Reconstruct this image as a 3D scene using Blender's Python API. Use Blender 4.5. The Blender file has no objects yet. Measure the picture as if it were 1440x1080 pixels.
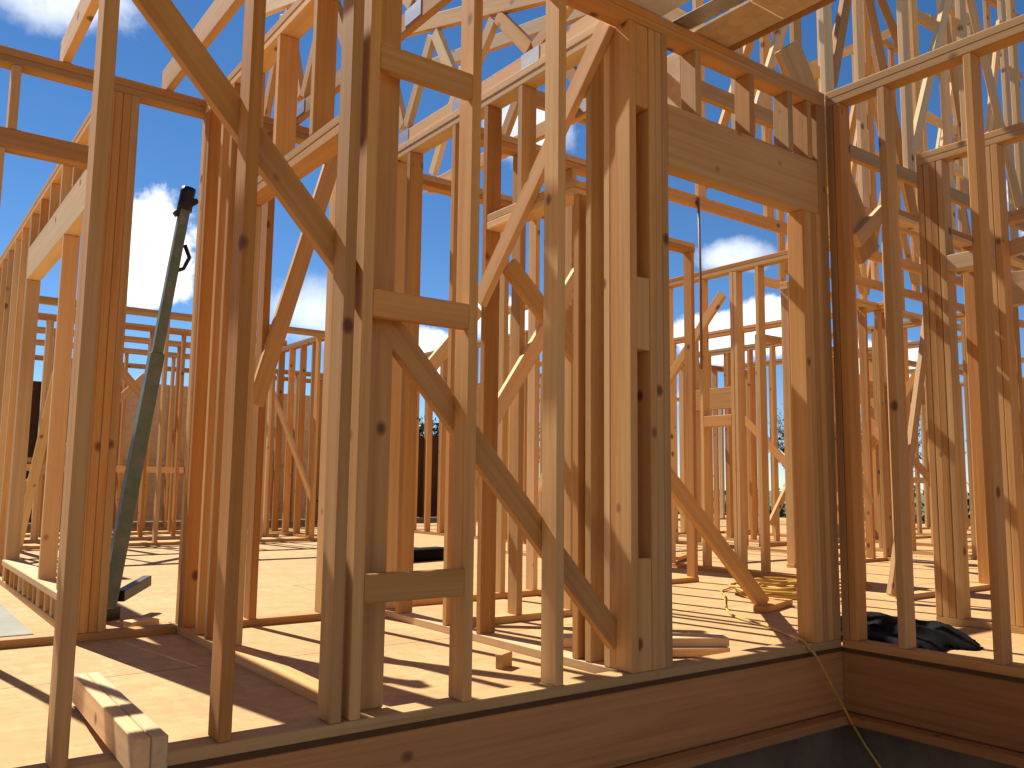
import bpy, bmesh, math, random
from mathutils import Vector, Matrix, noise

random.seed(7)
scene = bpy.context.scene
COL = scene.collection
R = math.radians
T, D = 0.038, 0.089            # a two-by-four
H = 2.77                       # top of the wall plates above the deck
ZT = H - 2 * T                 # underside of the doubled top plate

# ------------------------------------------------------------------ materials
def new_mat(name):
    m = bpy.data.materials.new(name)
    m.use_nodes = True
    nt = m.node_tree
    for n in list(nt.nodes):
        nt.nodes.remove(n)
    out = nt.nodes.new('ShaderNodeOutputMaterial')
    b = nt.nodes.new('ShaderNodeBsdfPrincipled')
    nt.links.new(b.outputs['BSDF'], out.inputs['Surface'])
    return m, nt, b

def N(nt, kind, **kw):
    n = nt.nodes.new(kind)
    for k, v in kw.items():
        if k in n.inputs:
            n.inputs[k].default_value = v
        else:
            setattr(n, k, v)
    return n

def ramp(nt, fac, stops):
    r = nt.nodes.new('ShaderNodeValToRGB')
    cr = r.color_ramp
    while len(cr.elements) < len(stops):
        cr.elements.new(0.5)
    for e, (p, c) in zip(cr.elements, stops):
        e.position = p
        e.color = (c[0], c[1], c[2], 1)
    nt.links.new(fac, r.inputs['Fac'])
    return r.outputs['Color']

def mathn(nt, op, a, b=None, c=None):
    n = nt.nodes.new('ShaderNodeMath')
    n.operation = op
    for i, v in enumerate((a, b, c)):
        if v is None:
            continue
        if isinstance(v, (int, float)):
            n.inputs[i].default_value = v
        else:
            nt.links.new(v, n.inputs[i])
    return n.outputs[0]

def vmul(nt, v, s, add=None):
    m = nt.nodes.new('ShaderNodeVectorMath')
    m.operation = 'MULTIPLY'
    nt.links.new(v, m.inputs[0])
    m.inputs[1].default_value = s
    o = m.outputs[0]
    if add is not None:
        a = nt.nodes.new('ShaderNodeVectorMath')
        a.operation = 'ADD'
        nt.links.new(o, a.inputs[0])
        nt.links.new(add, a.inputs[1])
        o = a.outputs[0]
    return o

def mixc(nt, fac, a, b, mode='MIX'):
    m = nt.nodes.new('ShaderNodeMix')
    m.data_type = 'RGBA'
    m.blend_type = mode
    for sock, v in ((m.inputs[0], fac), (m.inputs[6], a), (m.inputs[7], b)):
        if isinstance(v, (int, float)):
            sock.default_value = v
        elif isinstance(v, tuple):
            sock.default_value = (v[0], v[1], v[2], 1)
        else:
            nt.links.new(v, sock)
    return m.outputs[2]

def wood(name, light, dark, knots=True, rough=0.72):
    """sawn softwood: the grain runs along the local x axis of each member"""
    m, nt, b = new_mat(name)
    tc = nt.nodes.new('ShaderNodeTexCoord')
    oi = nt.nodes.new('ShaderNodeObjectInfo')
    rnd = oi.outputs['Random']
    off = nt.nodes.new('ShaderNodeCombineXYZ')
    nt.links.new(mathn(nt, 'MULTIPLY', rnd, 57.0), off.inputs[0])
    nt.links.new(mathn(nt, 'MULTIPLY', rnd, 91.0), off.inputs[1])
    nt.links.new(mathn(nt, 'MULTIPLY', rnd, 33.0), off.inputs[2])
    p = tc.outputs['Object']
    warp = N(nt, 'ShaderNodeTexNoise', Scale=1.0, Detail=2.0)
    nt.links.new(vmul(nt, p, (1.1, 5, 5), off.outputs[0]), warp.inputs['Vector'])
    g1 = N(nt, 'ShaderNodeTexNoise', Scale=1.0, Detail=5.0, Roughness=0.65)
    nt.links.new(vmul(nt, p, (0.9, 34, 34), off.outputs[0]), g1.inputs['Vector'])
    g2 = N(nt, 'ShaderNodeTexNoise', Scale=1.0, Detail=3.0)
    nt.links.new(vmul(nt, p, (3.0, 150, 150), off.outputs[0]), g2.inputs['Vector'])
    fac = mathn(nt, 'ADD', mathn(nt, 'MULTIPLY', g1.outputs[0], 0.75), mathn(nt, 'MULTIPLY', warp.outputs[0], 0.25))
    c = ramp(nt, fac, [(0.30, dark), (0.47, tuple(0.6 * l + 0.4 * d for l, d in zip(light, dark))), (0.62, light)])
    c = mixc(nt, mathn(nt, 'MULTIPLY', g2.outputs[0], 0.28), c, dark)
    if knots:
        vo = N(nt, 'ShaderNodeTexVoronoi', Scale=8.5)
        nt.links.new(vmul(nt, p, (0.75, 1, 1), off.outputs[0]), vo.inputs['Vector'])
        sep = nt.nodes.new('ShaderNodeSeparateColor')
        nt.links.new(vo.outputs['Color'], sep.inputs[0])
        near = ramp(nt, vo.outputs['Distance'], [(0.10, (1, 1, 1)), (0.17, (0.45, 0.45, 0.45)), (0.21, (0, 0, 0))])
        k = mathn(nt, 'MULTIPLY', near, mathn(nt, 'GREATER_THAN', sep.outputs[0], 0.80))
        c = mixc(nt, mathn(nt, 'MULTIPLY', k, 0.85), c, (0.10, 0.035, 0.014))
    hs = nt.nodes.new('ShaderNodeHueSaturation')
    nt.links.new(c, hs.inputs['Color'])
    nt.links.new(mathn(nt, 'MULTIPLY_ADD', rnd, 0.36, 0.80), hs.inputs['Value'])
    r2 = mathn(nt, 'FRACT', mathn(nt, 'MULTIPLY', rnd, 17.3))
    nt.links.new(mathn(nt, 'MULTIPLY_ADD', r2, 0.016, 0.491), hs.inputs['Hue'])
    nt.links.new(mathn(nt, 'MULTIPLY_ADD', r2, -0.16, 1.06), hs.inputs['Saturation'])
    nt.links.new(hs.outputs[0], b.inputs['Base Color'])
    b.inputs['Roughness'].default_value = rough
    b.inputs['Specular IOR Level'].default_value = 0.25
    bp = N(nt, 'ShaderNodeBump', Strength=0.18, Distance=0.002)
    nt.links.new(g1.outputs[0], bp.inputs['Height'])
    nt.links.new(bp.outputs[0], b.inputs['Normal'])
    return m

PINE = wood('pine_lumber', (0.64, 0.385, 0.145), (0.45, 0.230, 0.068))
FIR = wood('fir_lumber', (0.58, 0.320, 0.105), (0.38, 0.175, 0.046))
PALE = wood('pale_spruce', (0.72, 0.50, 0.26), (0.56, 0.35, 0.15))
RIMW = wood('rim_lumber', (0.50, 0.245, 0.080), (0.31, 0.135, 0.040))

def osb(name, a, bcol, cdark, seams=False):
    m, nt, b = new_mat(name)
    tc = nt.nodes.new('ShaderNodeTexCoord')
    p = tc.outputs['Object']
    v1 = N(nt, 'ShaderNodeTexVoronoi', Scale=28.0)
    nt.links.new(vmul(nt, p, (1.0, 0.35, 1)), v1.inputs['Vector'])
    v2 = N(nt, 'ShaderNodeTexVoronoi', Scale=34.0)
    nt.links.new(vmul(nt, p, (0.35, 1.0, 1)), v2.inputs['Vector'])
    s1 = nt.nodes.new('ShaderNodeSeparateColor'); nt.links.new(v1.outputs['Color'], s1.inputs[0])
    s2 = nt.nodes.new('ShaderNodeSeparateColor'); nt.links.new(v2.outputs['Color'], s2.inputs[0])
    f = mathn(nt, 'MULTIPLY_ADD', s1.outputs[0], 0.5, mathn(nt, 'MULTIPLY', s2.outputs[1], 0.5))
    c = ramp(nt, f, [(0.1, bcol), (0.5, tuple((x + y) / 2 for x, y in zip(a, bcol))), (0.9, a)])
    big = N(nt, 'ShaderNodeTexNoise', Scale=1.3, Detail=4.0)
    nt.links.new(p, big.inputs['Vector'])
    c = mixc(nt, ramp(nt, big.outputs[0], [(0.42, (0, 0, 0)), (0.75, (0.5, 0.5, 0.5))]), c, cdark)
    if seams:
        br = N(nt, 'ShaderNodeTexBrick', Scale=1.0)
        br.offset = 0.5
        br.inputs['Mortar Size'].default_value = 0.004
        br.inputs['Brick Width'].default_value = 2.44
        br.inputs['Row Height'].default_value = 1.22
        br.inputs['Mortar Smooth'].default_value = 0.0
        nt.links.new(vmul(nt, p, (1, 1, 1)), br.inputs['Vector'])
        c = mixc(nt, br.outputs['Fac'], c, (0.10, 0.05, 0.02))
        # sawdust and scuffs
        du = N(nt, 'ShaderNodeTexNoise', Scale=5.0, Detail=8.0, Roughness=0.7)
        nt.links.new(p, du.inputs['Vector'])
        c = mixc(nt, ramp(nt, du.outputs[0], [(0.60, (0, 0, 0)), (0.72, (0.4, 0.4, 0.4))]), c, (0.42, 0.28, 0.14))
    nt.links.new(c, b.inputs['Base Color'])
    b.inputs['Roughness'].default_value = 0.8
    b.inputs['Specular IOR Level'].default_value = 0.2
    bp = N(nt, 'ShaderNodeBump', Strength=0.15, Distance=0.002)
    nt.links.new(f, bp.inputs['Height'])
    nt.links.new(bp.outputs[0], b.inputs['Normal'])
    return m

OSBF = osb('subfloor_board', (0.54, 0.345, 0.158), (0.43, 0.262, 0.110), (0.37, 0.22, 0.090), True)
OSBP = osb('sheathing_board', (0.80, 0.62, 0.40), (0.66, 0.48, 0.28), (0.58, 0.41, 0.23))
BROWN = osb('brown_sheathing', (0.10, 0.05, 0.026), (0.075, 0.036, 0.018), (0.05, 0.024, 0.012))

def plain(name, col, rough=0.6, metal=0.0, var=0.25, scale=9.0, col2=None, bump=0.1):
    m, nt, b = new_mat(name)
    tc = nt.nodes.new('ShaderNodeTexCoord')
    n = N(nt, 'ShaderNodeTexNoise', Scale=scale, Detail=6.0, Roughness=0.65)
    nt.links.new(tc.outputs['Object'], n.inputs['Vector'])
    d = col2 or tuple(x * (1 - var) for x in col)
    c = ramp(nt, n.outputs[0], [(0.35, d), (0.65, col)])
    nt.links.new(c, b.inputs['Base Color'])
    b.inputs['Roughness'].default_value = rough
    b.inputs['Metallic'].default_value = metal
    bp = N(nt, 'ShaderNodeBump', Strength=bump, Distance=0.01)
    nt.links.new(n.outputs[0], bp.inputs['Height'])
    nt.links.new(bp.outputs[0], b.inputs['Normal'])
    return m

GREEN = plain('green_paint', (0.075, 0.135, 0.115), 0.5, 0.1, col2=(0.15, 0.18, 0.15), scale=14)
BLACK = plain('black_steel', (0.012, 0.012, 0.014), 0.4, 0.3)
BPLAS = plain('black_plastic', (0.003, 0.003, 0.003), 0.8, 0.0, scale=16, bump=0.5)
GALV = plain('galvanised_steel', (0.50, 0.51, 0.52), 0.45, 0.7)
GREYS = plain('grey_sheet', (0.82, 0.86, 0.88), 0.6, 0.0, col2=(0.70, 0.75, 0.78), scale=4)
SLAB = plain('grey_board', (0.27, 0.27, 0.21), 0.85, col2=(0.21, 0.21, 0.17), scale=3)
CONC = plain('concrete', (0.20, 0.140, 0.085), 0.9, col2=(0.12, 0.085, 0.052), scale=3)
BPLAS.node_tree.nodes['Principled BSDF'].inputs['Specular IOR Level'].default_value = 0.12
HOSE = plain('yellow_rubber', (0.62, 0.36, 0.06), 0.5)
CORD = plain('dark_cord', (0.22, 0.14, 0.11), 0.6)
DIRT = plain('soil', (0.36, 0.215, 0.115), 0.95, col2=(0.25, 0.145, 0.075), scale=2, bump=0.6)
GRASS = plain('lawn', (0.075, 0.10, 0.035), 0.95, col2=(0.13, 0.12, 0.06), scale=0.4)
BARK = plain('bark', (0.10, 0.075, 0.055), 0.95)
LEAF = plain('leaf', (0.075, 0.105, 0.055), 0.7, col2=(0.045, 0.06, 0.035), scale=1.2)
LEAF2 = plain('grey_twig_leaf', (0.15, 0.15, 0.13), 0.8, col2=(0.09, 0.095, 0.085), scale=1.2)

# ------------------------------------------------------------------ builders
def link(o):
    COL.objects.link(o)
    return o

def thing(name, label, cat, loc=(0, 0, 0), group=None):
    o = bpy.data.objects.new(name, None)
    o.empty_display_size = 0.2
    o.location = loc
    o['kind'] = 'thing'
    o['label'] = label
    o['category'] = cat
    if group:
        o['group'] = group
    return link(o)

def tag(o, label, cat, group=None):
    o['kind'] = 'thing'
    o['label'] = label
    o['category'] = cat
    if group:
        o['group'] = group
    return o

def mesh_obj(name, bm, mat, parent=None, M=None, label=None, smooth=False):
    me = bpy.data.meshes.new(name)
    bm.to_mesh(me)
    bm.free()
    me.materials.append(mat)
    if smooth:
        for p in me.polygons:
            p.use_smooth = True
    o = bpy.data.objects.new(name, me)
    M = M or Matrix.Identity(4)
    if parent:
        o.parent = parent
        M = Matrix.Translation(-parent.location) @ M
    o.matrix_local = M
    if label:
        o['label'] = label
    return link(o)

def box_bm(l, w, d, bev=0.003, bow=0.0):
    bm = bmesh.new()
    bmesh.ops.create_cube(bm, size=1)
    for v in bm.verts:
        v.co = Vector((v.co.x * l, v.co.y * w, v.co.z * d))
    if bev:
        bmesh.ops.bevel(bm, geom=list(bm.edges), offset=min(bev, w * 0.2, d * 0.2), segments=1, affect='EDGES')
    return bm

def member(parent, name, p0, p1, w, d, side, mat=None, label=None, bev=0.003, jit=0.0008):
    """a sawn stick from p0 to p1 (centre line); w across 'side', d across the other way"""
    p0, p1 = Vector(p0), Vector(p1)
    ax = (p1 - p0)
    L = ax.length
    ax.normalize()
    s = Vector(side)
    s = (s - ax * s.dot(ax)).normalized()
    u = ax.cross(s)
    c = (p0 + p1) / 2 + s * random.uniform(-jit, jit) + u * random.uniform(-jit, jit)
    if random.random() < 0.5:            # flip end for end so grain and tint differ
        ax, u = -ax, -u
    M = Matrix(((ax.x, s.x, u.x, c.x), (ax.y, s.y, u.y, c.y), (ax.z, s.z, u.z, c.z), (0, 0, 0, 1)))
    far = c.y > 7 or c.x > 6
    bm = box_bm(L, w + random.uniform(-jit, jit) * 0.5, d + random.uniform(-jit, jit) * 0.5, 0 if far else bev)
    if mat is None:
        mat = random.choice((PINE, PINE, PINE, FIR, FIR, PALE) if not far else (PINE, FIR))
    return mesh_obj(name, bm, mat, parent, M, label)

class Wall:
    """a stud wall along X or Y; s runs along it, t through its thickness from c"""
    def __init__(self, axis, c, s0, s1, label, z0=0.0, top=H, plates=True, group='timber wall frames', t=D, pm=None):
        self.axis, self.c, self.t, self.top = axis, c, t, top
        self.s0, self.s1, self.z0 = s0, s1, z0
        loc = self.P((s0 + s1) / 2, t / 2, z0)
        self.o = thing('wall_frame', label, 'wall frame', loc, group)
        if plates:
            self.bar('bottom_plate', s0, s1, z0, z0 + T)
            self.bar('top_plate', s0, s1, top - 2 * T, top - T - 0.001, mat=pm)
            self.bar('top_plate', s0 + 0.0, s1 - 0.001, top - T, top, -0.0015, t - 0.001, mat=pm)

    def P(self, s, t, z):
        return (s, self.c + t, z) if self.axis == 'X' else (self.c + t, s, z)

    def bar(self, name, s0, s1, z0, z1, t0=0.0, t1=None, mat=None, label=None):
        t1 = self.t if t1 is None else t1
        tm, zm = (t0 + t1) / 2, (z0 + z1) / 2
        return member(self.o, name, self.P(s0, tm, zm), self.P(s1, tm, zm), z1 - z0, t1 - t0, (0, 0, 1), mat, label)

    def stud(self, s, z0=None, z1=None, t0=0.0, t1=None, mat=None, name='stud', w=T, lean=0.0):
        z0 = self.z0 + T if z0 is None else z0
        z1 = self.top - 2 * T - 0.001 if z1 is None else z1
        t1 = self.t if t1 is None else t1
        tm = (t0 + t1) / 2
        sd = (1, 0, 0) if self.axis == 'X' else (0, 1, 0)
        return member(self.o, name, self.P(s + w / 2, tm, z0 + 0.0005), self.P(s + w / 2 + lean, tm, z1), w, t1 - t0, sd, mat)

    def studs(self, *ss, **kw):
        for s in ss:
            self.stud(s, **kw)

    def brace(self, s0, z0, s1, z1, front=True, w=D, th=T, mat=None, gap=0.001):
        t = -th / 2 - gap if front else self.t + th / 2 + gap
        sd = (0, 1, 0) if self.axis == 'X' else (1, 0, 0)
        return member(self.o, 'brace', self.P(s0, t, z0), self.P(s1, t, z1), th, w, sd, mat)

# ------------------------------------------------------------------ front walls
A = Wall('X', 0.0, -4.6, 0.0, 'long front wall frame on the near deck edge, with ladder blocking and doorway header', pm=PINE)
A.stud(-3.382, mat=FIR); A.stud(-2.972, mat=FIR)
A.stud(-3.79, mat=PINE); A.stud(-4.2)
A.stud(-2.643, mat=FIR); A.stud(-2.578, mat=PINE)
A.stud(-2.170, mat=PINE)
A.stud(-1.772, mat=PINE)
for zc in (2.168, 1.330, 0.425):
    A.bar('blocking', -2.5395, -2.1705, zc - D / 2, zc + D / 2, 0.0005, T, mat=PINE)
A.stud(-1.393, mat=PINE)
for z0, z1 in ((T, 0.47), (1.30, 1.60), (2.33, ZT - 0.001)):      # spacers between the two halves of the post
    A.stud(-1.3545, z0=z0, z1=z1, name='spacer_block', w=0.074, t0=0.003, mat=PINE)
A.stud(-1.280, mat=PINE); A.stud(-1.2415, mat=PINE); A.stud(-1.203, mat=FIR)
A.bar('header', -1.164, -0.0775, 2.112, 2.390, 0.002, 0.080, mat=PINE, label='deep header board over the doorway')
for s in (-0.985, -0.610, -0.310, -0.155):
    A.stud(s, z0=2.391, name='cripple_stud')
for s in (-0.222, -0.183, -0.1445, -0.106):
    A.stud(s, z1=2.111, name='trimmer', mat=PINE if s < -0.15 else None)
A.stud(-0.0765, mat=FIR); A.stud(-0.0385, mat=PINE)
A.brace(-3.62, 2.565, -1.372, 0.144, front=False, mat=PINE)

B = Wall('Y', 0.0, -3.4, -0.001, 'wall frame running right along the deck edge from the inside corner', pm=FIR)
B.studs(-0.041, mat=FIR)
B.stud(-0.321, mat=PINE); B.stud(-0.735, mat=PINE)
B.studs(-1.14, -1.55, -1.95, -2.36, -2.76)
B.stud(-0.082, mat=FIR)

# ------------------------------------------------------------------ interior walls, left half
W1 = Wall('X', 2.06, -5.6, -1.41, 'interior wall frame across the left, with a window opening and thick four-stud post')
W1.studs(-2.987, mat=PINE); W1.studs(-2.948, -2.909, mat=FIR); W1.stud(-2.870, mat=PINE)
W1.stud(-3.400, z0=2.381, name='cripple_stud'); W1.stud(-3.81, z0=2.381, name='cripple_stud')
W1.stud(-4.22, z0=2.381, name='cripple_stud')
W1.bar('header', -4.62, -2.988, 2.285, 2.380, mat=FIR)
W1.studs(-4.66, -4.7, -5.1, -5.55)
W1.brace(-1.76, 2.66, -2.17, 1.16, front=True, mat=PINE)
W1.stud(-2.140, mat=FIR); W1.stud(-1.74); W1.stud(-2.49); W1.stud(-1.449, mat=PINE)
W1.stud(-3.440, z1=2.284, name='trimmer', mat=PINE)

Pw = Wall('Y', -2.505, D + 0.001, 2.058, 'partition frame meeting the front wall behind the ladder blocking, with flat door lintel', pm=PALE)
Pw.stud(0.0905, t0=0.0, mat=FIR); Pw.stud(0.130, z1=2.03, name='trimmer')
Pw.stud(1.385, z1=2.03, name='trimmer', mat=PINE); Pw.stud(1.424, mat=FIR)
Pw.stud(1.600, mat=FIR); Pw.stud(1.74, mat=PINE); Pw.stud(1.97, mat=FIR); Pw.stud(2.012, mat=FIR)
Pw.bar('lintel', 0.169, 1.423, 2.031, 2.069); Pw.bar('lintel', 0.169, 1.423, 2.070, 2.108)
for s in (0.285, 0.625, 1.015):
    Pw.stud(s, z0=2.109, name='cripple_stud')

W4 = Wall('Y', -1.385, D + 0.001, 2.058, 'partition frame joining the front wall at the slotted post, with a narrow doorway and lintel', pm=PALE)
W4.studs(0.0905, 0.130); W4.stud(0.245); W4.stud(0.325, z1=2.03, name='trimmer')
W4.stud(1.035, mat=FIR); W4.stud(1.34, mat=PINE); W4.stud(1.83, mat=PINE); W4.stud(2.015)
W4.bar('lintel', 0.364, 1.034, 2.031, 2.069, mat=PALE); W4.bar('lintel', 0.364, 1.034, 2.070, 2.108, mat=PALE)
W4.stud(0.745, z0=2.109, name='cripple_stud', mat=FIR)
W4.brace(0.12, 2.72, 1.055, 1.66, front=True, mat=PALE)

W2 = Wall('Y', -2.97, 2.152, 8.6, 'long partition frame running away at far left, with a pale header over a wide opening', plates=True)
W2.stud(2.155, mat=PINE); W2.stud(2.56, z1=2.20, name='trimmer')
W2.bar('header', 2.50, 4.66, 2.201, 2.44, 0.0, D, mat=PALE)
for s in (2.56, 2.97, 3.37, 3.78, 4.19, 4.60):
    W2.stud(s, z0=2.441, name='cripple_stud')
W2.stud(4.62, z1=2.20, name='trimmer', mat=PALE); W2.stud(4.66); W2.studs(5.07, 5.48, 5.89, 6.29, 6.70, 7.1, 7.5, 7.9, 8.3)
W2.stud(3.15, z1=2.20, mat=PALE)
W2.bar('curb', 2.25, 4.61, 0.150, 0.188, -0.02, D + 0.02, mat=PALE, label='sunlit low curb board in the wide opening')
for k in range(12):
    W2.stud(2.3 + k * 0.2, z0=T, z1=0.149, name='curb_block')

W5 = Wall('X', 1.44, -1.308, 0.25, 'short closet wall frame between the narrow doorway and the middle of the house')
W5.studs(-0.86, -0.47, -0.05, 0.2)
W5.brace(-1.2, 0.9, -0.42, 2.05, front=True, mat=PALE)

W6 = Wall('X', 2.28, -1.308, 1.6, 'interior wall frame with a doorway onto the sunny floor, behind the closet wall')
W6.stud(-0.36, mat=PINE); W6.stud(-0.085, mat=PALE); W6.stud(0.33); W6.stud(0.74); W6.stud(-1.30); W6.stud(1.15); W6.stud(1.55)
W6.brace(-1.28, 1.05, -0.5, 1.95, front=False)

# ------------------------------------------------------------------ far walls
M1 = Wall('X', 8.2, -7.5, 1.0, 'far wall frame with wide openings and few studs, beyond the green pole')
M1.studs(-7.4, -5.2, -3.6, -2.75, -2.0, -1.05, 0.2, 0.9)
M1.brace(-2.1, 2.65, -1.25, 1.7); M1.brace(-3.5, 2.65, -2.7, 1.8)

D1 = Wall('Y', 1.05, 8.3, 13.3, 'dense row of studs in a partition at the far left of the sunny floor')
for k in range(13):
    D1.stud(8.32 + k * 0.405)
D1.brace(8.5, 0.5, 10.4, 2.4)

F1 = Wall('X', 13.4, -9.0, 11.0, 'rear house wall frame, partly closed with dark brown sheathing')
for k in range(49):
    F1.stud(-8.9 + k * 0.406)
F1.bar('rail', -2.0, 2.6, 1.02, 1.10, -0.03, -0.002, mat=PALE)
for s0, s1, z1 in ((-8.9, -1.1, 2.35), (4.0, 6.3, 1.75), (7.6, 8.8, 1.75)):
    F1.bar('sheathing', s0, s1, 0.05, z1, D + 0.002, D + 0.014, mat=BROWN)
F1.bar('sheathing', -1.09, 3.6, 0.05, 2.45, D + 0.002, D + 0.014, mat=OSBP, label='tan sheathing panel closing the rear wall')
for s in (4.1, 6.2):
    F1.brace(s, 0.35, s + 1.3, 1.75, mat=PALE)

F0 = Wall('X', 10.4, -4.4, 0.6, 'rear partition frame with closely set studs and a mid rail, seen past the green pole')
for k in range(13):
    F0.stud(-4.35 + k * 0.406)
F0.bar('rail', -4.0, 0.55, 0.86, 0.95, -0.04, -0.002, mat=PALE)

def row(axis, c, s0, s1, label, step=0.406, skip=(), braces=(), rails=()):
    wl = Wall(axis, c, s0, s1, label)
    k, x = 0, s0 + 0.01
    while x < s1 - T:
        if k not in skip:
            wl.stud(x, mat=random.choice((PINE, PINE, FIR, PALE)))
            if random.random() < 0.22:
                wl.stud(x + T + 0.001)
        x += step
        k += 1
    for a in braces:
        wl.brace(*a, mat=random.choice((PINE, PALE)))
    for r0, r1, z in rails:
        wl.bar('rail', r0, r1, z, z + D, -0.04, -0.002, mat=PALE)
    return wl
row('X', 9.3, -3.8, 0.9, 'middle row of studs behind the green pole, in front of the rear partition', braces=((-2.6, 0.3, -1.0, 2.1),), skip=(2, 3))
row('X', 11.6, -4.6, 0.9, 'last partition row before the rear wall behind the green pole', step=0.35)
row('X', 12.4, 1.3, 3.6, 'short stud row near the rear wall, right of the dense partition', step=0.35)
row('Y', 3.0, 6.4, 13.2, 'long partition running to the rear wall, middle of the view behind the ladder blocking', braces=((6.6, 0.3, 8.4, 2.3),))
row('Y', 5.9, 8.2, 13.2, 'rear partition with doubled studs seen between the slotted post and the ladder blocking', step=0.5)
row('X', 7.0, 3.4, 8.6, 'cross partition far through the doorway, left of the hanging cord', skip=(6, 7), braces=((4.0, 0.2, 5.5, 2.0),))
row('Y', 7.6, 2.4, 7.0, 'far partition through the doorway whose studs overlap into a fan', step=0.36, skip=(5,), braces=((3.0, 0.3, 4.6, 2.2),))
row('Y', 10.2, 0.2, 6.4, 'farthest partition through the doorway towards the grey trees', skip=(4, 9, 10))
row('Y', 3.7, -4.5, -0.15, 'third partition behind the striped post, near the right edge', braces=((-2.4, 0.4, -0.6, 2.4),))
row('Y', 6.9, -6.0, 1.2, 'fourth partition row at far right with studs close together', step=0.34)
row('X', 2.6, 3.3, 5.3, 'short cross partition right of the inside corner, behind the bright stud', step=0.45, skip=(1,), braces=((3.4, 2.5, 4.6, 0.6),))
row('Y', 6.1, 2.2, 6.6, 'partition through the doorway just beyond the short dark header', step=0.38, skip=(4,), braces=((2.6, 2.4, 4.0, 0.5),))
row('X', 5.6, 2.8, 4.7, 'short cross partition through the doorway, left of the hanging cord and close behind it', step=0.42, skip=(2,))
row('Y', 1.9, 3.2, 5.6, 'partition just past the doorway at its left jamb, studs overlapping tightly', step=0.406, braces=((3.3, 2.5, 4.8, 0.6),))
row('Y', 12.6, -6.0, 8.5, 'outermost far partition row along the right side of the house', step=0.37, skip=(12, 13, 22, 23))
row('Y', 8.9, -6.0, 1.6, 'fifth partition row at far right, dim behind the others', step=0.38)
row('X', 11.0, 6.4, 13.0, 'rear cross partition deep in the doorway view at left', step=0.4, skip=(5, 6))
row('X', 6.2, 8.8, 14.0, 'distant cross partition right of the inside corner', step=0.5, skip=(2, 3, 7))

W7 = Wall('Y', 2.35, 1.3, 5.2, 'partition frame seen through the front doorway, studs close beside each other')
W7.studs(1.34, 1.75, 2.22, 2.46, 2.50, 2.86, 3.30, 3.9, 4.35, 4.8, 5.15)
W7.brace(2.6, 2.5, 3.9, 1.1); W7.bar('blocking', 2.54, 2.859, 1.30, 1.40)

W8 = Wall('Y', 4.9, 2.5, 9.5, 'farther partition frame through the front doorway, with a short dark header')
for s in (2.6, 3.0, 3.4, 4.45, 5.2, 5.6, 6.0, 6.4, 6.8, 7.2, 7.6, 8.4, 9.0):
    W8.stud(s)
W8.bar('header', 4.49, 5.199, 1.75, 2.02)
W8.brace(5.4, 0.4, 7.0, 2.2); W8.brace(3.0, 0.3, 4.4, 1.6)

W9 = Wall('Y', 1.15, -3.6, 0.14, 'partition frame parallel to the right-hand wall, with a thick striped corner post', pm=FIR)
W9.studs(0.100, 0.061, 0.022, mat=FIR); W9.stud(-0.017, mat=PINE)
W9.studs(-0.29, -0.33); W9.studs(-0.70, -1.10, -1.5, -1.9, -2.3)
W9.brace(-0.02, 2.05, -1.9, 2.35, front=False)
W9.bar('blocking', -0.289, -0.018, 2.02, 2.11)

W10 = Wall('X', 0.75, 1.95, 6.2, 'partition frame with a bright lit end stud, right of the inside corner')
W10.stud(1.955, mat=PALE); W10.studs(2.75, 3.15, 3.6, 4.4, 5.2, 6.0)
W10.brace(2.55, 2.62, 1.72, 0.05, front=True, mat=PALE, w=0.07)

W11 = Wall('Y', 2.72, -4.2, 0.55, 'second partition frame behind the striped corner post at right')
W11.studs(0.50, 0.46, 0.05, -0.35, -0.76, -1.17, -1.6, -2.0, -2.4)
W11.bar('header', -1.16, 0.45, 2.08, 2.32)
W11.brace(0.4, 0.7, -1.1, 2.3)

W12 = Wall('Y', 5.4, -6.0, 1.9, 'far right partition frame closing the view at the right edge')
for k in range(18):
    if k not in (15,):
        W12.stud(-5.9 + k * 0.43)
W12.bar('header', -3.0, 0.0, 2.05, 2.3, -0.04, -0.002)

W13 = Wall('X', 4.6, 5.5, 13.5, 'rear right wall frame with window openings towards the trees')
for s in (5.5, 6.3, 6.7, 8.2, 8.6, 10.2, 10.6, 12.0, 12.4, 13.4):
    W13.stud(s)
W13.bar('header', 6.75, 8.19, 2.1, 2.35); W13.bar('header', 8.65, 10.19, 2.1, 2.35); W13.bar('sill', 8.65, 10.19, 0.85, 0.94)
W13.brace(5.6, 0.3, 6.9, 1.9)

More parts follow.
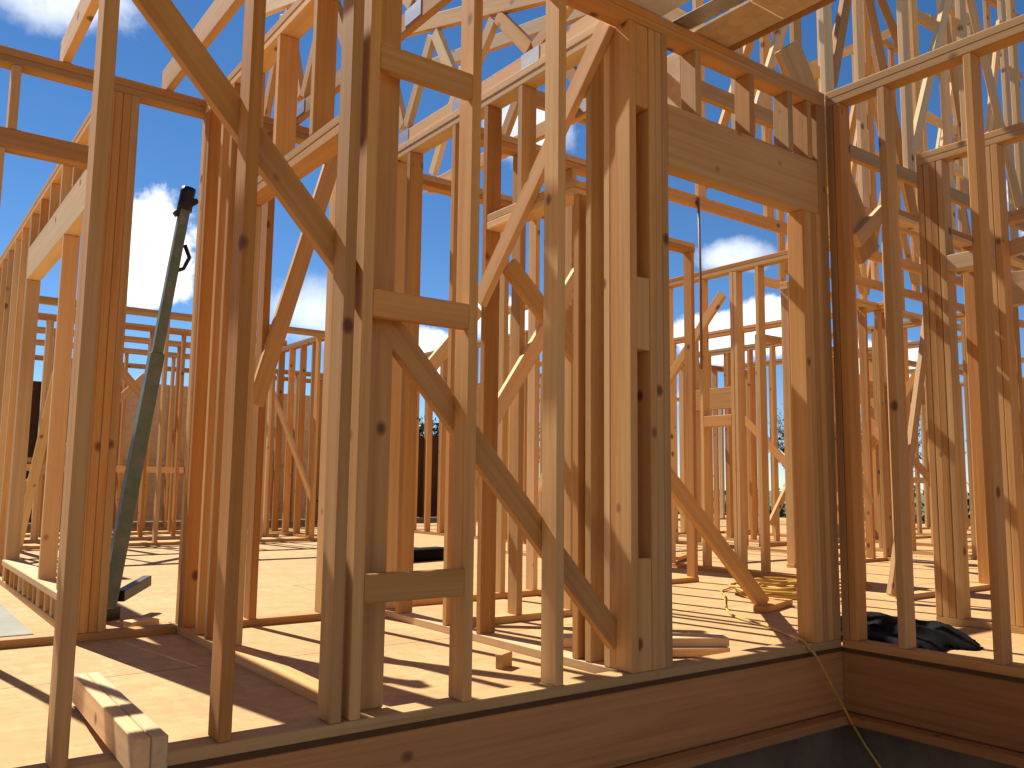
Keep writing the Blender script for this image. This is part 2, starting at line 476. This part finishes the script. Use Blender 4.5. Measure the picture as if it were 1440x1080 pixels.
# ------------------------------------------------------------------ roof trusses
TG = 'roof trusses'
def truss(axis, c, s0, s1, z, h0, h1, nweb, label, mats=(PALE, PINE, PINE), vertical=False, plates=True):
    """bottom chord at z, top chord from height h0 at s0 to h1 at s1, V webs (or verticals)"""
    P = (lambda s, zz: (s, c + T / 2, zz)) if axis == 'X' else (lambda s, zz: (c + T / 2, s, zz))
    sd = (0, 1, 0) if axis == 'X' else (1, 0, 0)
    o = thing('roof_truss', label, 'roof truss', P((s0 + s1) / 2, z), TG)
    mk = lambda: random.choice(mats)
    member(o, 'bottom_chord', P(s0, z + D / 2), P(s1, z + D / 2), T, D, sd, mk())
    member(o, 'top_chord', P(s0 - 0.2, z + h0 - 0.2 * (h1 - h0) / (s1 - s0)), P(s1 + 0.2, z + h1 + 0.2 * (h1 - h0) / (s1 - s0)), T, D, sd, mk())
    hh = lambda s: z + h0 + (h1 - h0) * (s - s0) / (s1 - s0)
    pts = []
    for k in range(nweb + 1):
        s = s0 + (s1 - s0) * k / nweb
        pts.append((s, z + D) if k % 2 == 0 else (s, hh(s) - D / 2))
    off = 0.0
    for k in range(nweb):
        if vertical:
            s = s0 + (s1 - s0) * (k + 0.5) / nweb
            member(o, 'web', P(s, z + D + 0.001), P(s, hh(s) - D * 0.55), T * 0.98, D, sd, mk())
            if k % 2 == 0 and k < nweb - 1:
                s2 = s0 + (s1 - s0) * (k + 1.4) / nweb
                member(o, 'web', P(s2, z + D + 0.02), P(s + 0.05, hh(s) - D), T * 0.96, D * 0.75, sd, mk())
        else:
            (a, az), (b, bz) = pts[k], pts[k + 1]
            f = 0.06
            member(o, 'web', P(a + (b - a) * f, az + (bz - az) * f), P(b - (b - a) * f, bz - (bz - az) * f), T * 0.97, D * 0.8, sd, mk())
    if plates:
        for k in range(0, nweb + 1, 2):
            s = s0 + (s1 - s0) * k / nweb
            for side in (-1, 1):
                q = Vector(P(s, z + D * 0.6)) + Vector(sd) * side * (T / 2 + 0.0016)
                ax = Vector((1, 0, 0)) if axis == 'X' else Vector((0, 1, 0))
                member(o, 'gusset_plate', q - ax * 0.07, q + ax * 0.07, 0.0015, 0.075, sd, GALV, bev=0)
    return o

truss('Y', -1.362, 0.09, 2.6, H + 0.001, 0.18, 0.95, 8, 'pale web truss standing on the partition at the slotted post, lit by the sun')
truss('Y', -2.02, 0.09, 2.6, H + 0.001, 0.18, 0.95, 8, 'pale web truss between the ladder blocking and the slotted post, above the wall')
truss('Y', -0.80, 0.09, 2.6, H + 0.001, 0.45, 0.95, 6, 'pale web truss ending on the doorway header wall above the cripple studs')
for k, (c, s0) in enumerate(((-3.175, 0.075), (-2.69, 0.075))):
    o = thing('ceiling_joist', ('sunlit ceiling joist at far left, its tail resting on the wall with the window opening',
              'sunlit ceiling joist crossing behind the long diagonal brace, tail on the interior wall')[k], 'joist', (c, 1.0, H), 'ceiling joists')
    member(o, 'joist', (c, s0, H + 0.071), (c, 2.16, H + 0.071), T, 0.140, (1, 0, 0), PALE)

def tall_truss(y, label, verts, diags, rungs, x0=0.3, x1=8.0, ht=3.4):
    o = thing('roof_truss', label, 'roof truss', ((x0 + x1) / 2, y, H), TG)
    P = lambda x, z: (x, y + T / 2, z)
    member(o, 'bottom_chord', P(-1.30 if x0 < 1 else x0, H + D / 2 + 0.001), P(x1, H + D / 2 + 0.001), T, D, (0, 1, 0), PINE)  # left run added so its shadow stripes the doorway jamb
    member(o, 'top_chord', P(x0 - 0.3, H + ht - 1.55), P(x0 + 2.4, H + ht), T, D, (0, 1, 0), PALE)
    member(o, 'top_chord', P(x0 + 2.45, H + ht), P(x1, H + ht), T, D, (0, 1, 0), PINE)
    for x in verts:
        top = min(ht, ht - 1.55 + (x - x0 + 0.3) * 0.574) - D * 0.6
        member(o, 'web', P(x, H + D + 0.001), P(x, H + top), T, D, (0, 1, 0), random.choice((PALE, PINE, PINE)))
    for a, az, b, bz in diags:
        member(o, 'web', P(a, az), P(b, bz), T * 0.97, D * 0.85, (0, 1, 0), random.choice((FIR, PINE, PALE)))
    for a, b, z in rungs:
        member(o, 'blocking', P(a + D / 2 + 0.001, z), P(b - D / 2 - 0.001, z), T, D, (0, 1, 0), PALE)
    return o
tall_truss(1.02, 'tall roof truss whose bottom chord shows right under the doorway header', (0.62, 1.28, 2.09, 2.93, 3.42, 3.95, 4.6, 5.4, 6.2),
           ((1.42, 3.15, 2.03, 4.75), (2.82, 2.92, 2.15, 4.95), (2.88, 4.15, 2.16, 5.0), (3.92, 2.95, 3.46, 4.9), (3.98, 3.3, 4.55, 5.2), (0.66, 2.9, 1.22, 4.2)), ((2.93, 3.42, 4.72), (3.42, 3.95, 5.0), (3.42, 3.95, 3.5)))
tall_truss(1.63, 'tall rear roof truss over the right side, a thin chord line in the doorway', (0.95, 1.75, 2.55, 3.25, 4.1, 4.9, 5.7),
           ((0.98, 2.95, 1.7, 4.6), (2.52, 2.95, 1.8, 4.7), (2.6, 2.95, 3.2, 4.6), (4.05, 2.95, 3.3, 4.8), (4.15, 3.0, 4.85, 4.9)), ((1.75, 2.55, 4.3), (4.1, 4.9, 4.4)))
tall_truss(0.41, 'tall roof truss just behind the inside corner, with a lone white diagonal', (0.70, 1.62, 2.45, 3.3, 4.1),
           ((0.74, 3.2, 1.02, 4.1), (1.66, 3.0, 2.38, 4.6), (3.25, 2.95, 2.5, 4.7)), ())
for k, y in enumerate((2.24, 2.85)):
    tall_truss(y, ('tall roof truss fourth from the inside corner, seen through nearer webs at the upper right', 'rearmost tall roof truss at the upper right, smallest of the row')[k], (3.6, 4.3, 5.1, 5.9, 6.6),
               ((3.64, 2.95, 4.26, 4.9), (5.06, 2.95, 4.34, 5.0), (5.14, 2.95, 5.86, 5.0), (6.56, 2.95, 5.94, 5.0)), ((4.3, 5.1, 4.2),), x0=3.2)

# short diagonal plank at the corner
o = thing('corner_brace', 'brown diagonal plank leaning across the inside corner under the roof trusses', 'brace', (0.45, 0.3, 2.7))
member(o, 'plank', (0.24, 0.388, 3.27), (1.02, 0.388, 2.17), T, 0.235, (0, 1, 0), FIR)
member(o, 'cleat', (0.82, 0.35, 2.22), (1.14, 0.35, 2.47), T, D, (0, 1, 0), PINE)

# panels lying on the plate overhead
def panel(name, label, x0, x1, y0, y1, z, th, mat, cat):
    bm = box_bm(x1 - x0, y1 - y0, th, 0.002)
    o = mesh_obj(name, bm, mat, None, Matrix.Translation(((x0 + x1) / 2, (y0 + y1) / 2, z + th / 2)))
    return tag(o, label, cat)
panel('overhead_sheet', 'pale grey sheet overhead, its corner resting on the front wall above the slotted post', -6.5, -1.195, -5.5, 0.07, 2.772, 0.012, GREYS, 'sheet')  # beyond its visible corner, enlarged out of view to shade the front faces
o = thing('ceiling_sheets', 'tan board panel with a dark edge joist overhead, above the doorway header', 'panel', (-0.85, -0.7, 2.775), None)
for y0, y1 in ((-0.30, 0.065), (-1.52, -0.306), (-2.74, -1.526), (-3.9, -2.746)):  # run lengthened out of view to shade the camera side
    M = Matrix.Translation((-0.870, (y0 + y1) / 2, 2.782))
    mesh_obj('board', box_bm(0.23, y1 - y0, 0.012, 0.001), OSBP, o, M)
member(o, 'edge_joist', (-0.735, -3.9, 2.815), (-0.735, 0.08, 2.815), T, 0.089, (1, 0, 0), FIR)
o = thing('metal_strap', 'bluish grey metal strap hanging in the gap between the two overhead panels', 'strap', (-1.04, -0.08, 2.8))
member(o, 'strap', (-1.06, -0.45, 2.7735), (-1.075, 0.06, 2.7735), 0.11, 0.003, (1, 0, 0), GALV, bev=0)

o = thing('osb_panel', 'tan sheathing panel hanging high beside a truss behind the slotted post', 'panel', (-0.8, 0.65, 2.4))
mesh_obj('panel_board', box_bm(0.012, 0.55, 0.48, 0.001), OSBP, o, Matrix.Translation((-0.8085, 0.52, 2.60)))
member(o, 'batten', (-0.783, 0.24, 2.38), (-0.783, 0.80, 2.38), T, T, (1, 0, 0), PINE)

# ------------------------------------------------------------------ deck edge and ground
def structure(name, bm, mat, M=None):
    o = mesh_obj(name, bm, mat, None, M)
    o['kind'] = 'structure'
    return o

bm = bmesh.new()
ring = [(-9, 0), (0, 0), (0, -7), (15, -7), (15, 14), (-9, 14)]
top = [bm.verts.new((x, y, 0)) for x, y in ring]
bot = [bm.verts.new((x, y, -0.018)) for x, y in ring]
bm.faces.new(top)
bm.faces.new(bot[::-1])
for i in range(6):
    j = (i + 1) % 6
    bm.faces.new((top[i], bot[i], bot[j], top[j]))
structure('floor', bm, OSBF)

RG = 'rim boards of the deck'
def rim(axis, s0, s1, c, label):
    o = thing('rim_joist', label, 'rim joist', (((s0 + s1) / 2, c, -0.32) if axis == 'X' else (c, (s0 + s1) / 2, -0.32)), RG)
    P = (lambda s, t, z: (s, c + t, z)) if axis == 'X' else (lambda s, t, z: (c + t, s, z))
    sd = (0, 0, 1)
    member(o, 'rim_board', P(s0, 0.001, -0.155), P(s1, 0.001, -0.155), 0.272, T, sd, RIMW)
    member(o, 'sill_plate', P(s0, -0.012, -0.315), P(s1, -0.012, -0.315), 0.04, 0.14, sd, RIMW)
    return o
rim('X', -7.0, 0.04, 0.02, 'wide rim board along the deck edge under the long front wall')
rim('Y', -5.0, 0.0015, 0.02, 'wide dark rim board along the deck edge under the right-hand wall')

bm = bmesh.new()
ring = [(-8.9, 0.03), (0.03, 0.03), (0.03, -6.9), (0.22, -6.9), (0.22, 0.22), (-8.9, 0.22)]
top = [bm.verts.new((x, y, -0.337)) for x, y in ring]
bot = [bm.verts.new((x, y, -1.0)) for x, y in ring]
bm.faces.new(top); bm.faces.new(bot[::-1])
for i in range(6):
    j = (i + 1) % 6
    bm.faces.new((top[i], bot[i], bot[j], top[j]))
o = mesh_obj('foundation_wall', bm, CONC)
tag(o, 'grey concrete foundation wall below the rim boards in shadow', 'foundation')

bm = bmesh.new()
bmesh.ops.create_grid(bm, x_segments=40, y_segments=40, size=400)
structure('ground', bm, GRASS, Matrix.Translation((0, 0, -0.92)))
bm = bmesh.new()
vs = []
for k in range(28):
    a = 2 * math.pi * k / 28
    r = 19 + 1.5 * noise.noise(Vector((math.cos(a) * 2, math.sin(a) * 2, 3)))
    vs.append(bm.verts.new((-2.0 + r * math.cos(a) * 1.1, -4 + r * math.sin(a), -0.905)))
bm.faces.new(vs)
structure('dirt_yard', bm, DIRT)

# ------------------------------------------------------------------ loose things
o = thing('green_pole', 'green steel wall-bracing pole leaning in the left opening, black clamp on top', 'bracing pole', (-2.71, 2.66, 0))
def tube(parent, name, pts, rad, mat, seg=12, taper=None):
    pts = [Vector(p) for p in pts]
    bm = bmesh.new()
    rings = []
    n = len(pts)
    for i, p in enumerate(pts):
        t = (pts[min(i + 1, n - 1)] - pts[max(i - 1, 0)]).normalized()
        a = t.orthogonal().normalized() if i == 0 else (rings[-1][1] - t * rings[-1][1].dot(t)).normalized()
        b = t.cross(a)
        r = rad if taper is None else rad * taper[i]
        rings.append(([bm.verts.new(p + (a * math.cos(2 * math.pi * k / seg) + b * math.sin(2 * math.pi * k / seg)) * r) for k in range(seg)], a))
    for i in range(n - 1):
        for k in range(seg):
            bm.faces.new((rings[i][0][k], rings[i][0][(k + 1) % seg], rings[i + 1][0][(k + 1) % seg], rings[i + 1][0][k]))
    bm.faces.new(rings[0][0][::-1]); bm.faces.new(rings[-1][0])
    bmesh.ops.recalc_face_normals(bm, faces=bm.faces)
    return mesh_obj(name, bm, mat, parent, None, smooth=True)
b0, b1 = Vector((-2.715, 2.63, 0.03)), Vector((-2.425, 2.60, 2.42))
L = lambda t: b0.lerp(b1, t)
member(o, 'lower_tube', L(0.02), L(0.60), 0.075, 0.075, (0, 1, 0), GREEN)
member(o, 'upper_tube', L(0.60), L(0.97), 0.055, 0.055, (0, 1, 0), GREEN)
tube(o, 'clamp', [L(0.955), L(0.975), L(1.0), L(1.012)], 0.042, BLACK)
member(o, 'clamp_arm', L(0.95) + Vector((-0.05, 0, -0.02)), L(0.985) + Vector((0.06, 0, 0)), 0.05, 0.03, (0, 1, 0), BLACK)
tube(o, 'hook', [L(0.80), L(0.80) + Vector((0.06, 0, 0.03)), L(0.80) + Vector((0.09, 0, 0.10)), L(0.80) + Vector((0.06, 0, 0.17))], 0.012, BLACK)
member(o, 'foot_plate', (-2.80, 2.56, 0.004), (-2.63, 2.70, 0.004), 0.12, 0.008, (0, 0, 1), BLACK)
member(o, 'foot_strut', L(0.05) + Vector((0.05, 0, -0.02)), L(0.05) + Vector((0.27, 0.33, 0.02)), 0.06, 0.05, (0, 0, 1), BLACK)

o = thing('timber_post_offcut', 'pale sunlit doubled timber lying on the front plate, poking out between two studs', 'timber', (-3.19, 0.3, 0))
for k, dx in enumerate((-0.0200, 0.0200)):
    member(o, 'board', (-3.205 + dx, -0.215, 0.096), (-3.150 + dx, 0.83, 0.055), 0.039, D, (1, 0, 0), PALE)

PG = 'loose boards by the doorway'
for k, (p0, p1, lab) in enumerate((((-1.30, 0.60, 0.021), (-0.62, 0.19, 0.021), 'lower loose board on the floor just inside the doorway, its dark end facing out'),
                                   ((-1.28, 0.63, 0.061), (-0.60, 0.21, 0.061), 'upper sunlit loose board stacked on another just inside the doorway'))):
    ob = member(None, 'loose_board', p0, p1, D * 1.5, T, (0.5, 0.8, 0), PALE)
    tag(ob, lab, 'board', PG)

ob = member(None, 'wood_scrap', (-1.66, 0.50, 0.03), (-1.58, 0.54, 0.03), 0.035, 0.06, (0, 1, 0), FIR)
tag(ob, 'small brown scrap block standing alone on the sunny floor', 'scrap')
ob = member(None, 'wood_scrap', (-2.70, 2.22, 0.03), (-2.56, 2.26, 0.03), D, 0.05, (0, 1, 0), PALE)
tag(ob, 'pale offcut block on the floor beside the foot of the thick partition post', 'scrap')
ob = member(None, 'wood_scrap', (2.75, 3.6, 0.04), (3.3, 3.9, 0.04), D, T, (0, 1, 0), FIR)
tag(ob, 'short dark offcut on the floor far back through the doorway', 'scrap')
ob = member(None, 'grey_board', (-3.6, 2.3, 0.012), (-3.6, 4.0, 0.012), 1.0, 0.014, (1, 0, 0), SLAB)
tag(ob, 'flat grey board lying on the floor at the left edge behind the window-opening wall', 'board')
ob = member(None, 'leaning_board', (-2.47, 8.0, 0.02), (-2.42, 6.4, 1.95), D, T, (1, 0, 0), PALE)
tag(ob, 'pale board leaning against the frame at far left, beyond the long partition', 'board')

o = thing('temporary_brace', 'yellowish plank brace sloping down to the floor inside the doorway', 'brace', (0.75, 1.0, 0))
member(o, 'plank', (-1.27, 1.0, 1.86), (0.73, 1.0, 0.03), T, 0.10, (0, 1, 0), PINE)
member(o, 'floor_cleat', (0.60, 0.93, 0.020), (1.05, 1.07, 0.020), D, T, (0, 1, 0), PINE)

# black plastic heap
bm = bmesh.new()
n, mth = 34, 26
def heap(u, v):
    x = 0.12 + u * 0.76
    y = -0.42 + v * 0.80
    rr = ((u - 0.42) / 0.5) ** 2 + ((v - 0.55) / 0.5) ** 2
    h = max(0.0, 1 - rr) ** 0.6 * 0.105
    h *= 0.75 + 0.6 * noise.noise(Vector((x * 7, y * 7, 1)))
    h += 0.018 * abs(noise.noise(Vector((x * 22, y * 22, 5)))) * (1 if rr < 1 else 0)
    edge = 0.07 * noise.noise(Vector((u * 5, v * 5, 9)))
    return (x + edge, y + 0.8 * edge, 0.006 + max(h, 0)), rr
g = {}
for i in range(n + 1):
    for j in range(mth + 1):
        co, rr = heap(i / n, j / mth)
        if rr < 1.12 + 0.2 * noise.noise(Vector((i * 0.3, j * 0.3, 2))):
            g[i, j] = bm.verts.new(co)
for i in range(n):
    for j in range(mth):
        q = [g.get(k) for k in ((i, j), (i + 1, j), (i + 1, j + 1), (i, j + 1))]
        if all(q):
            bm.faces.new(q)
ext = bmesh.ops.extrude_face_region(bm, geom=list(bm.faces))
for v in [e for e in ext['geom'] if isinstance(e, bmesh.types.BMVert)]:
    v.co.z = max(0.001, v.co.z - 0.005)
bmesh.ops.recalc_face_normals(bm, faces=bm.faces)
o = mesh_obj('plastic_sheet', bm, BPLAS, smooth=True)
tag(o, 'crumpled black plastic sheet heaped on the deck behind the right-hand wall', 'plastic sheet')

# yellow hose and its coil
def smooth_path(pts, n=10):
    pts = [Vector(p) for p in pts]
    out = []
    for i in range(len(pts) - 1):
        p0, p1, p2, p3 = pts[max(i - 1, 0)], pts[i], pts[i + 1], pts[min(i + 2, len(pts) - 1)]
        for k in range(n):
            t = k / n
            out.append(0.5 * ((2 * p1) + (p2 - p0) * t + (2 * p0 - 5 * p1 + 4 * p2 - p3) * t * t + (3 * p1 - p0 - 3 * p2 + p3) * t ** 3))
    out.append(pts[-1])
    return out
hp = [(1.9, 2.0, 0.01), (1.25, 1.75, 0.01), (1.00, 1.53, 0.012), (0.55, 1.15, 0.01), (0.29, 0.86, 0.01), (0.16, 0.55, 0.012), (0.02, 0.32, 0.01),
      (-0.20, 0.13, 0.052), (-0.27, 0.02, 0.05), (-0.275, -0.012, 0.02), (-0.27, -0.05, -0.02), (-0.10, -0.075, -0.27), (0.00, -0.10, -0.42), (0.03, -0.25, -0.62), (0.0, -0.5, -0.89)]
o = tube(None, 'air_hose', smooth_path(hp), 0.006, HOSE, 8)
tag(o, 'thin yellow air hose running across the floor and down over the rim at the corner', 'hose')
cp = []
for k in range(150):
    a = k * 0.33
    r = 0.30 + 0.10 * math.sin(k * 0.11) + 0.05 * noise.noise(Vector((k * 0.2, 0, 0)))
    cp.append((1.55 + r * math.cos(a) * 1.2, 1.40 + r * math.sin(a), 0.012 + 0.05 * (k / 150) + 0.02 * math.sin(k * 0.7) ** 2))
o = tube(None, 'hose_coil', cp, 0.009, HOSE, 6)
tag(o, 'loosely coiled yellow hose heaped on the floor beyond the sloping brace', 'hose')
o = tube(None, 'hanging_cord', [(0.887, 1.618, 2.84), (0.889, 1.61, 2.2), (0.887, 1.61, 1.58)], 0.009, CORD, 8)
tag(o, 'thin dark cord hanging straight down in the doorway view', 'cord')
ob = mesh_obj('black_bag', box_bm(0.6, 0.22, 0.12, 0.04), BPLAS, None, Matrix.Translation((0.65, 5.0, 0.061)) @ Matrix.Rotation(0.2, 4, 'Z'), smooth=True)
tag(ob, 'small black bag lying on the sunny floor far behind the ladder blocking', 'bag')

# ------------------------------------------------------------------ trees beyond the deck
def tree(x, y, h, r, leaf, label, bare, seed):
    rnd = random.Random(seed)
    o = thing('tree', label, 'tree', (x, y, -0.92), 'trees beyond the house')
    tr = tube(o, 'trunk', [(x, y, -0.95), (x + 0.1, y, h * 0.3), (x, y + 0.1, h * 0.6), (x + 0.05, y, h * 0.95)], 0.16, BARK, 8, taper=[1, 0.8, 0.5, 0.12])
    bm = bmesh.new()
    def stick(p, q, r0):
        s = Vector((0.3, 0.2, 1)).cross(q - p).normalized() * r0
        u = (q - p).cross(s).normalized() * r0
        vs = [bm.verts.new(p + s), bm.verts.new(p - s * 0.5 + u), bm.verts.new(p - s * 0.5 - u)]
        e = bm.verts.new(q)
        for i in range(3):
            bm.faces.new((vs[i], vs[(i + 1) % 3], e))
    for k in range(34):
        a, t = rnd.uniform(0, 6.28), rnd.uniform(0.25, 0.95)
        p = Vector((x, y, h * t))
        ln = r * (1.2 - t) * rnd.uniform(0.6, 1.2)
        q = p + Vector((math.cos(a) * ln, math.sin(a) * ln, ln * rnd.uniform(0.5, 1.1)))
        stick(p, q, 0.035)
        for m in range(16 if bare else 5):
            f = rnd.uniform(0.25, 1.0)
            b0 = p.lerp(q, f)
            stick(b0, b0 + Vector((rnd.gauss(0, 0.3), rnd.gauss(0, 0.3), rnd.uniform(0.05, 0.6))), 0.012)
    mesh_obj('limbs', bm, BARK, o)
    bm = bmesh.new()
    clumps = [(Vector((rnd.gauss(0, 0.42) * r, rnd.gauss(0, 0.42) * r, h * rnd.uniform(0.35, 1.0))), rnd.uniform(0.25, 0.5) * r) for _ in range(26)]
    for _ in range(900 if bare else 2600):
        c, cr = rnd.choice(clumps)
        p = Vector((x, y, 0)) + c + Vector((rnd.gauss(0, 0.5), rnd.gauss(0, 0.5), rnd.gauss(0, 0.45))) * cr
        s = rnd.uniform(0.05, 0.13) * (0.8 if bare else 1.2)
        a = Vector((rnd.uniform(-1, 1), rnd.uniform(-1, 1), rnd.uniform(-1, 1))).normalized()
        b = a.orthogonal().normalized()
        vs = [bm.verts.new(p + a * s), bm.verts.new(p + b * s), bm.verts.new(p - a * s), bm.verts.new(p - b * s)]
        bm.faces.new(vs)
    mesh_obj('crown', bm, leaf, o)
spots = [(31, 22, 4.6, 1.9, 1), (35, 19, 5.0, 2.0, 1), (37, 23, 4.2, 1.9, 0), (38, 14, 4.9, 2.1, 1), (42, 17, 5.2, 2.0, 1), (40, 9, 5.2, 2.1, 1), (46, 12, 5.6, 2.2, 0),
         (44, 5, 5.2, 2.1, 1), (42, 0, 5.4, 2.2, 1), (18, 34, 3.6, 1.8, 0), (24, 30, 4.0, 1.8, 0), (45, -4, 5.4, 2.2, 0)]
kinds = ('bushy dark green tree beyond the house', 'thin grey half-bare tree beyond the house')
places = ('behind the doorway view at left', 'behind the doorway view at right', 'between two doorway studs', 'right of the doorway post', 'just left of the inside corner',
          'right of the inside corner', 'behind the leaning lit stud', 'left of the striped post', 'at the right edge of the view', 'low behind the ladder blocking', 'behind the far rear wall', 'farthest right of the row')
for k, (x, y, h, r, bare) in enumerate(spots):
    tree(x, y, h, r, LEAF2 if bare else LEAF, kinds[bare] + ', ' + places[k], bare, 100 + k)
# low dark hedge beneath the trees
bm = bmesh.new()
rr = random.Random(5)
for k in range(9000):
    t = rr.random()
    x, y = 24 + 18 * t, 27 - 31 * t
    p = Vector((x + rr.gauss(0, 0.8), y + rr.gauss(0, 0.8), -0.9 + abs(rr.gauss(0, 0.8)) * (0.8 + 0.5 * noise.noise(Vector((t * 20, 0, 0))))))
    s = rr.uniform(0.08, 0.2)
    a = Vector((rr.uniform(-1, 1), rr.uniform(-1, 1), rr.uniform(-1, 1))).normalized()
    b = a.orthogonal().normalized()
    bm.faces.new([bm.verts.new(p + a * s), bm.verts.new(p + b * s), bm.verts.new(p - a * s), bm.verts.new(p - b * s)])
o = mesh_obj('hedge', bm, LEAF)
o['kind'] = 'stuff'
tag(o, 'low dark undergrowth beneath the far trees', 'undergrowth')

# ------------------------------------------------------------------ light and sky
EL, AZ = R(48), R(9.0)                 # the sun stands over +Y, swung a little towards -X
sun_dir = Vector((-math.sin(AZ) * math.cos(EL), math.cos(AZ) * math.cos(EL), math.sin(EL)))
sd = bpy.data.lights.new('sun', 'SUN')
sd.energy = 5.0
sd.angle = R(0.53)
sd.color = (1.0, 0.93, 0.82)
so = link(bpy.data.objects.new('sun', sd))
so.rotation_euler = (-sun_dir).to_track_quat('-Z', 'Y').to_euler()

w = bpy.data.worlds.new('World')
scene.world = w
w.use_nodes = True
nt = w.node_tree
bg = nt.nodes['Background']
sky = nt.nodes.new('ShaderNodeTexSky')
sky.sky_type = 'NISHITA'
sky.sun_disc = False
sky.sun_elevation = EL
sky.sun_rotation = -AZ
sky.altitude = 100
sky.air_density = 0.7
sky.dust_density = 0.0
sky.ozone_density = 3.0
tc = nt.nodes.new('ShaderNodeTexCoord')
dirv = tc.outputs['Generated']
ns = N(nt, 'ShaderNodeTexNoise', Scale=9.0, Detail=8.0, Roughness=0.6)
nt.links.new(dirv, ns.inputs['Vector'])
ns2 = N(nt, 'ShaderNodeTexNoise', Scale=26.0, Detail=6.0, Roughness=0.65)
nt.links.new(dirv, ns2.inputs['Vector'])
warp = mathn(nt, 'ADD', mathn(nt, 'MULTIPLY', mathn(nt, 'SUBTRACT', ns.outputs[0], 0.5), 1.5), mathn(nt, 'MULTIPLY', mathn(nt, 'SUBTRACT', ns2.outputs[0], 0.5), 0.9))
dens = None
for (x, y, z), rad, squash, hard in (((0.230, 0.942, 0.246), 0.060, 1.0, 1), ((0.225, 0.95, 0.215), 0.055, 1.6, 1), ((0.511, 0.846, 0.145), 0.05, 1.5, 1),
                               ((0.59, 0.788, 0.182), 0.06, 1.6, 1), ((0.756, 0.629, 0.168), 0.055, 1.8, 1), ((0.795, 0.585, 0.180), 0.06, 1.8, 1), ((0.849, 0.51, 0.128), 0.07, 2.2, 1),
                               ((0.12, 0.882, 0.46), 0.08, 2.2, 0.5), ((0.382, 0.903, 0.19), 0.06, 1.4, 0.4), ((0.75, 0.607, 0.255), 0.05, 2.0, 0.55), ((0.92, 0.30, 0.27), 0.09, 1.6, 1),
                               ((0.561, 0.728, 0.394), 0.06, 1.5, 0.5), ((0.45, 0.88, 0.11), 0.05, 1.8, 0.7), ((0.70, 0.70, 0.10), 0.05, 2.0, 0.8), ((-0.05, 0.98, 0.16), 0.06, 1.8, 0.7)):
    v = Vector((x, y, z)).normalized()
    s = nt.nodes.new('ShaderNodeVectorMath'); s.operation = 'SUBTRACT'
    nt.links.new(dirv, s.inputs[0]); s.inputs[1].default_value = v
    m = nt.nodes.new('ShaderNodeVectorMath'); m.operation = 'MULTIPLY'
    nt.links.new(s.outputs[0], m.inputs[0]); m.inputs[1].default_value = (1 / rad, 1 / rad, squash / rad)
    ln = nt.nodes.new('ShaderNodeVectorMath'); ln.operation = 'LENGTH'
    nt.links.new(m.outputs[0], ln.inputs[0])
    dd = mathn(nt, 'SUBTRACT', 1.05, mathn(nt, 'ADD', ln.outputs['Value'], warp))
    mr = nt.nodes.new('ShaderNodeMapRange')
    mr.interpolation_type = 'SMOOTHSTEP'
    mr.inputs['From Min'].default_value = 0.0
    mr.inputs['From Max'].default_value = 0.35 / hard
    mr.inputs['To Max'].default_value = min(1.0, 0.25 + 0.75 * hard)
    nt.links.new(dd, mr.inputs['Value'])
    dens = mr.outputs[0] if dens is None else mathn(nt, 'MAXIMUM', dens, mr.outputs[0])
shade = ramp(nt, ns2.outputs[0], [(0.3, (8.5, 9.0, 9.8)), (0.6, (13.5, 13.5, 13.5))])
hsky = nt.nodes.new('ShaderNodeHueSaturation')
hsky.inputs['Saturation'].default_value = 1.2
nt.links.new(sky.outputs[0], hsky.inputs['Color'])
skyc = mixc(nt, dens, hsky.outputs[0], shade)
nt.links.new(skyc, bg.inputs['Color'])
bg.inputs['Strength'].default_value = 0.067

# ------------------------------------------------------------------ camera
YAW, PITCH, ROLL = R(53.374), R(6.658), R(-0.6715)
right0 = Vector((math.sin(YAW), -math.cos(YAW), 0))
fwd0 = Vector((math.cos(YAW), math.sin(YAW), 0))
up0 = Vector((0, 0, 1))
fwd = fwd0 * math.cos(PITCH) + up0 * math.sin(PITCH)
upp = up0 * math.cos(PITCH) - fwd0 * math.sin(PITCH)
rc = right0 * math.cos(ROLL) - upp * math.sin(ROLL)
uc = right0 * math.sin(ROLL) + upp * math.cos(ROLL)
cd = bpy.data.cameras.new('camera')
cd.sensor_width = 36
cd.sensor_fit = 'HORIZONTAL'
cd.lens = 36 * 1213.66 / 1440
cd.clip_end = 2000
cd.clip_start = 0.05
co = link(bpy.data.objects.new('camera', cd))
co.matrix_world = Matrix(((rc.x, uc.x, -fwd.x, -3.805), (rc.y, uc.y, -fwd.y, -2.452), (rc.z, uc.z, -fwd.z, 0.752), (0, 0, 0, 1)))
scene.camera = co

scene.view_settings.view_transform = 'Standard'
scene.view_settings.look = 'None'
scene.view_settings.exposure = 0.86
scene.view_settings.gamma = 1
scene.cycles.max_bounces = 8
scene.cycles.diffuse_bounces = 5
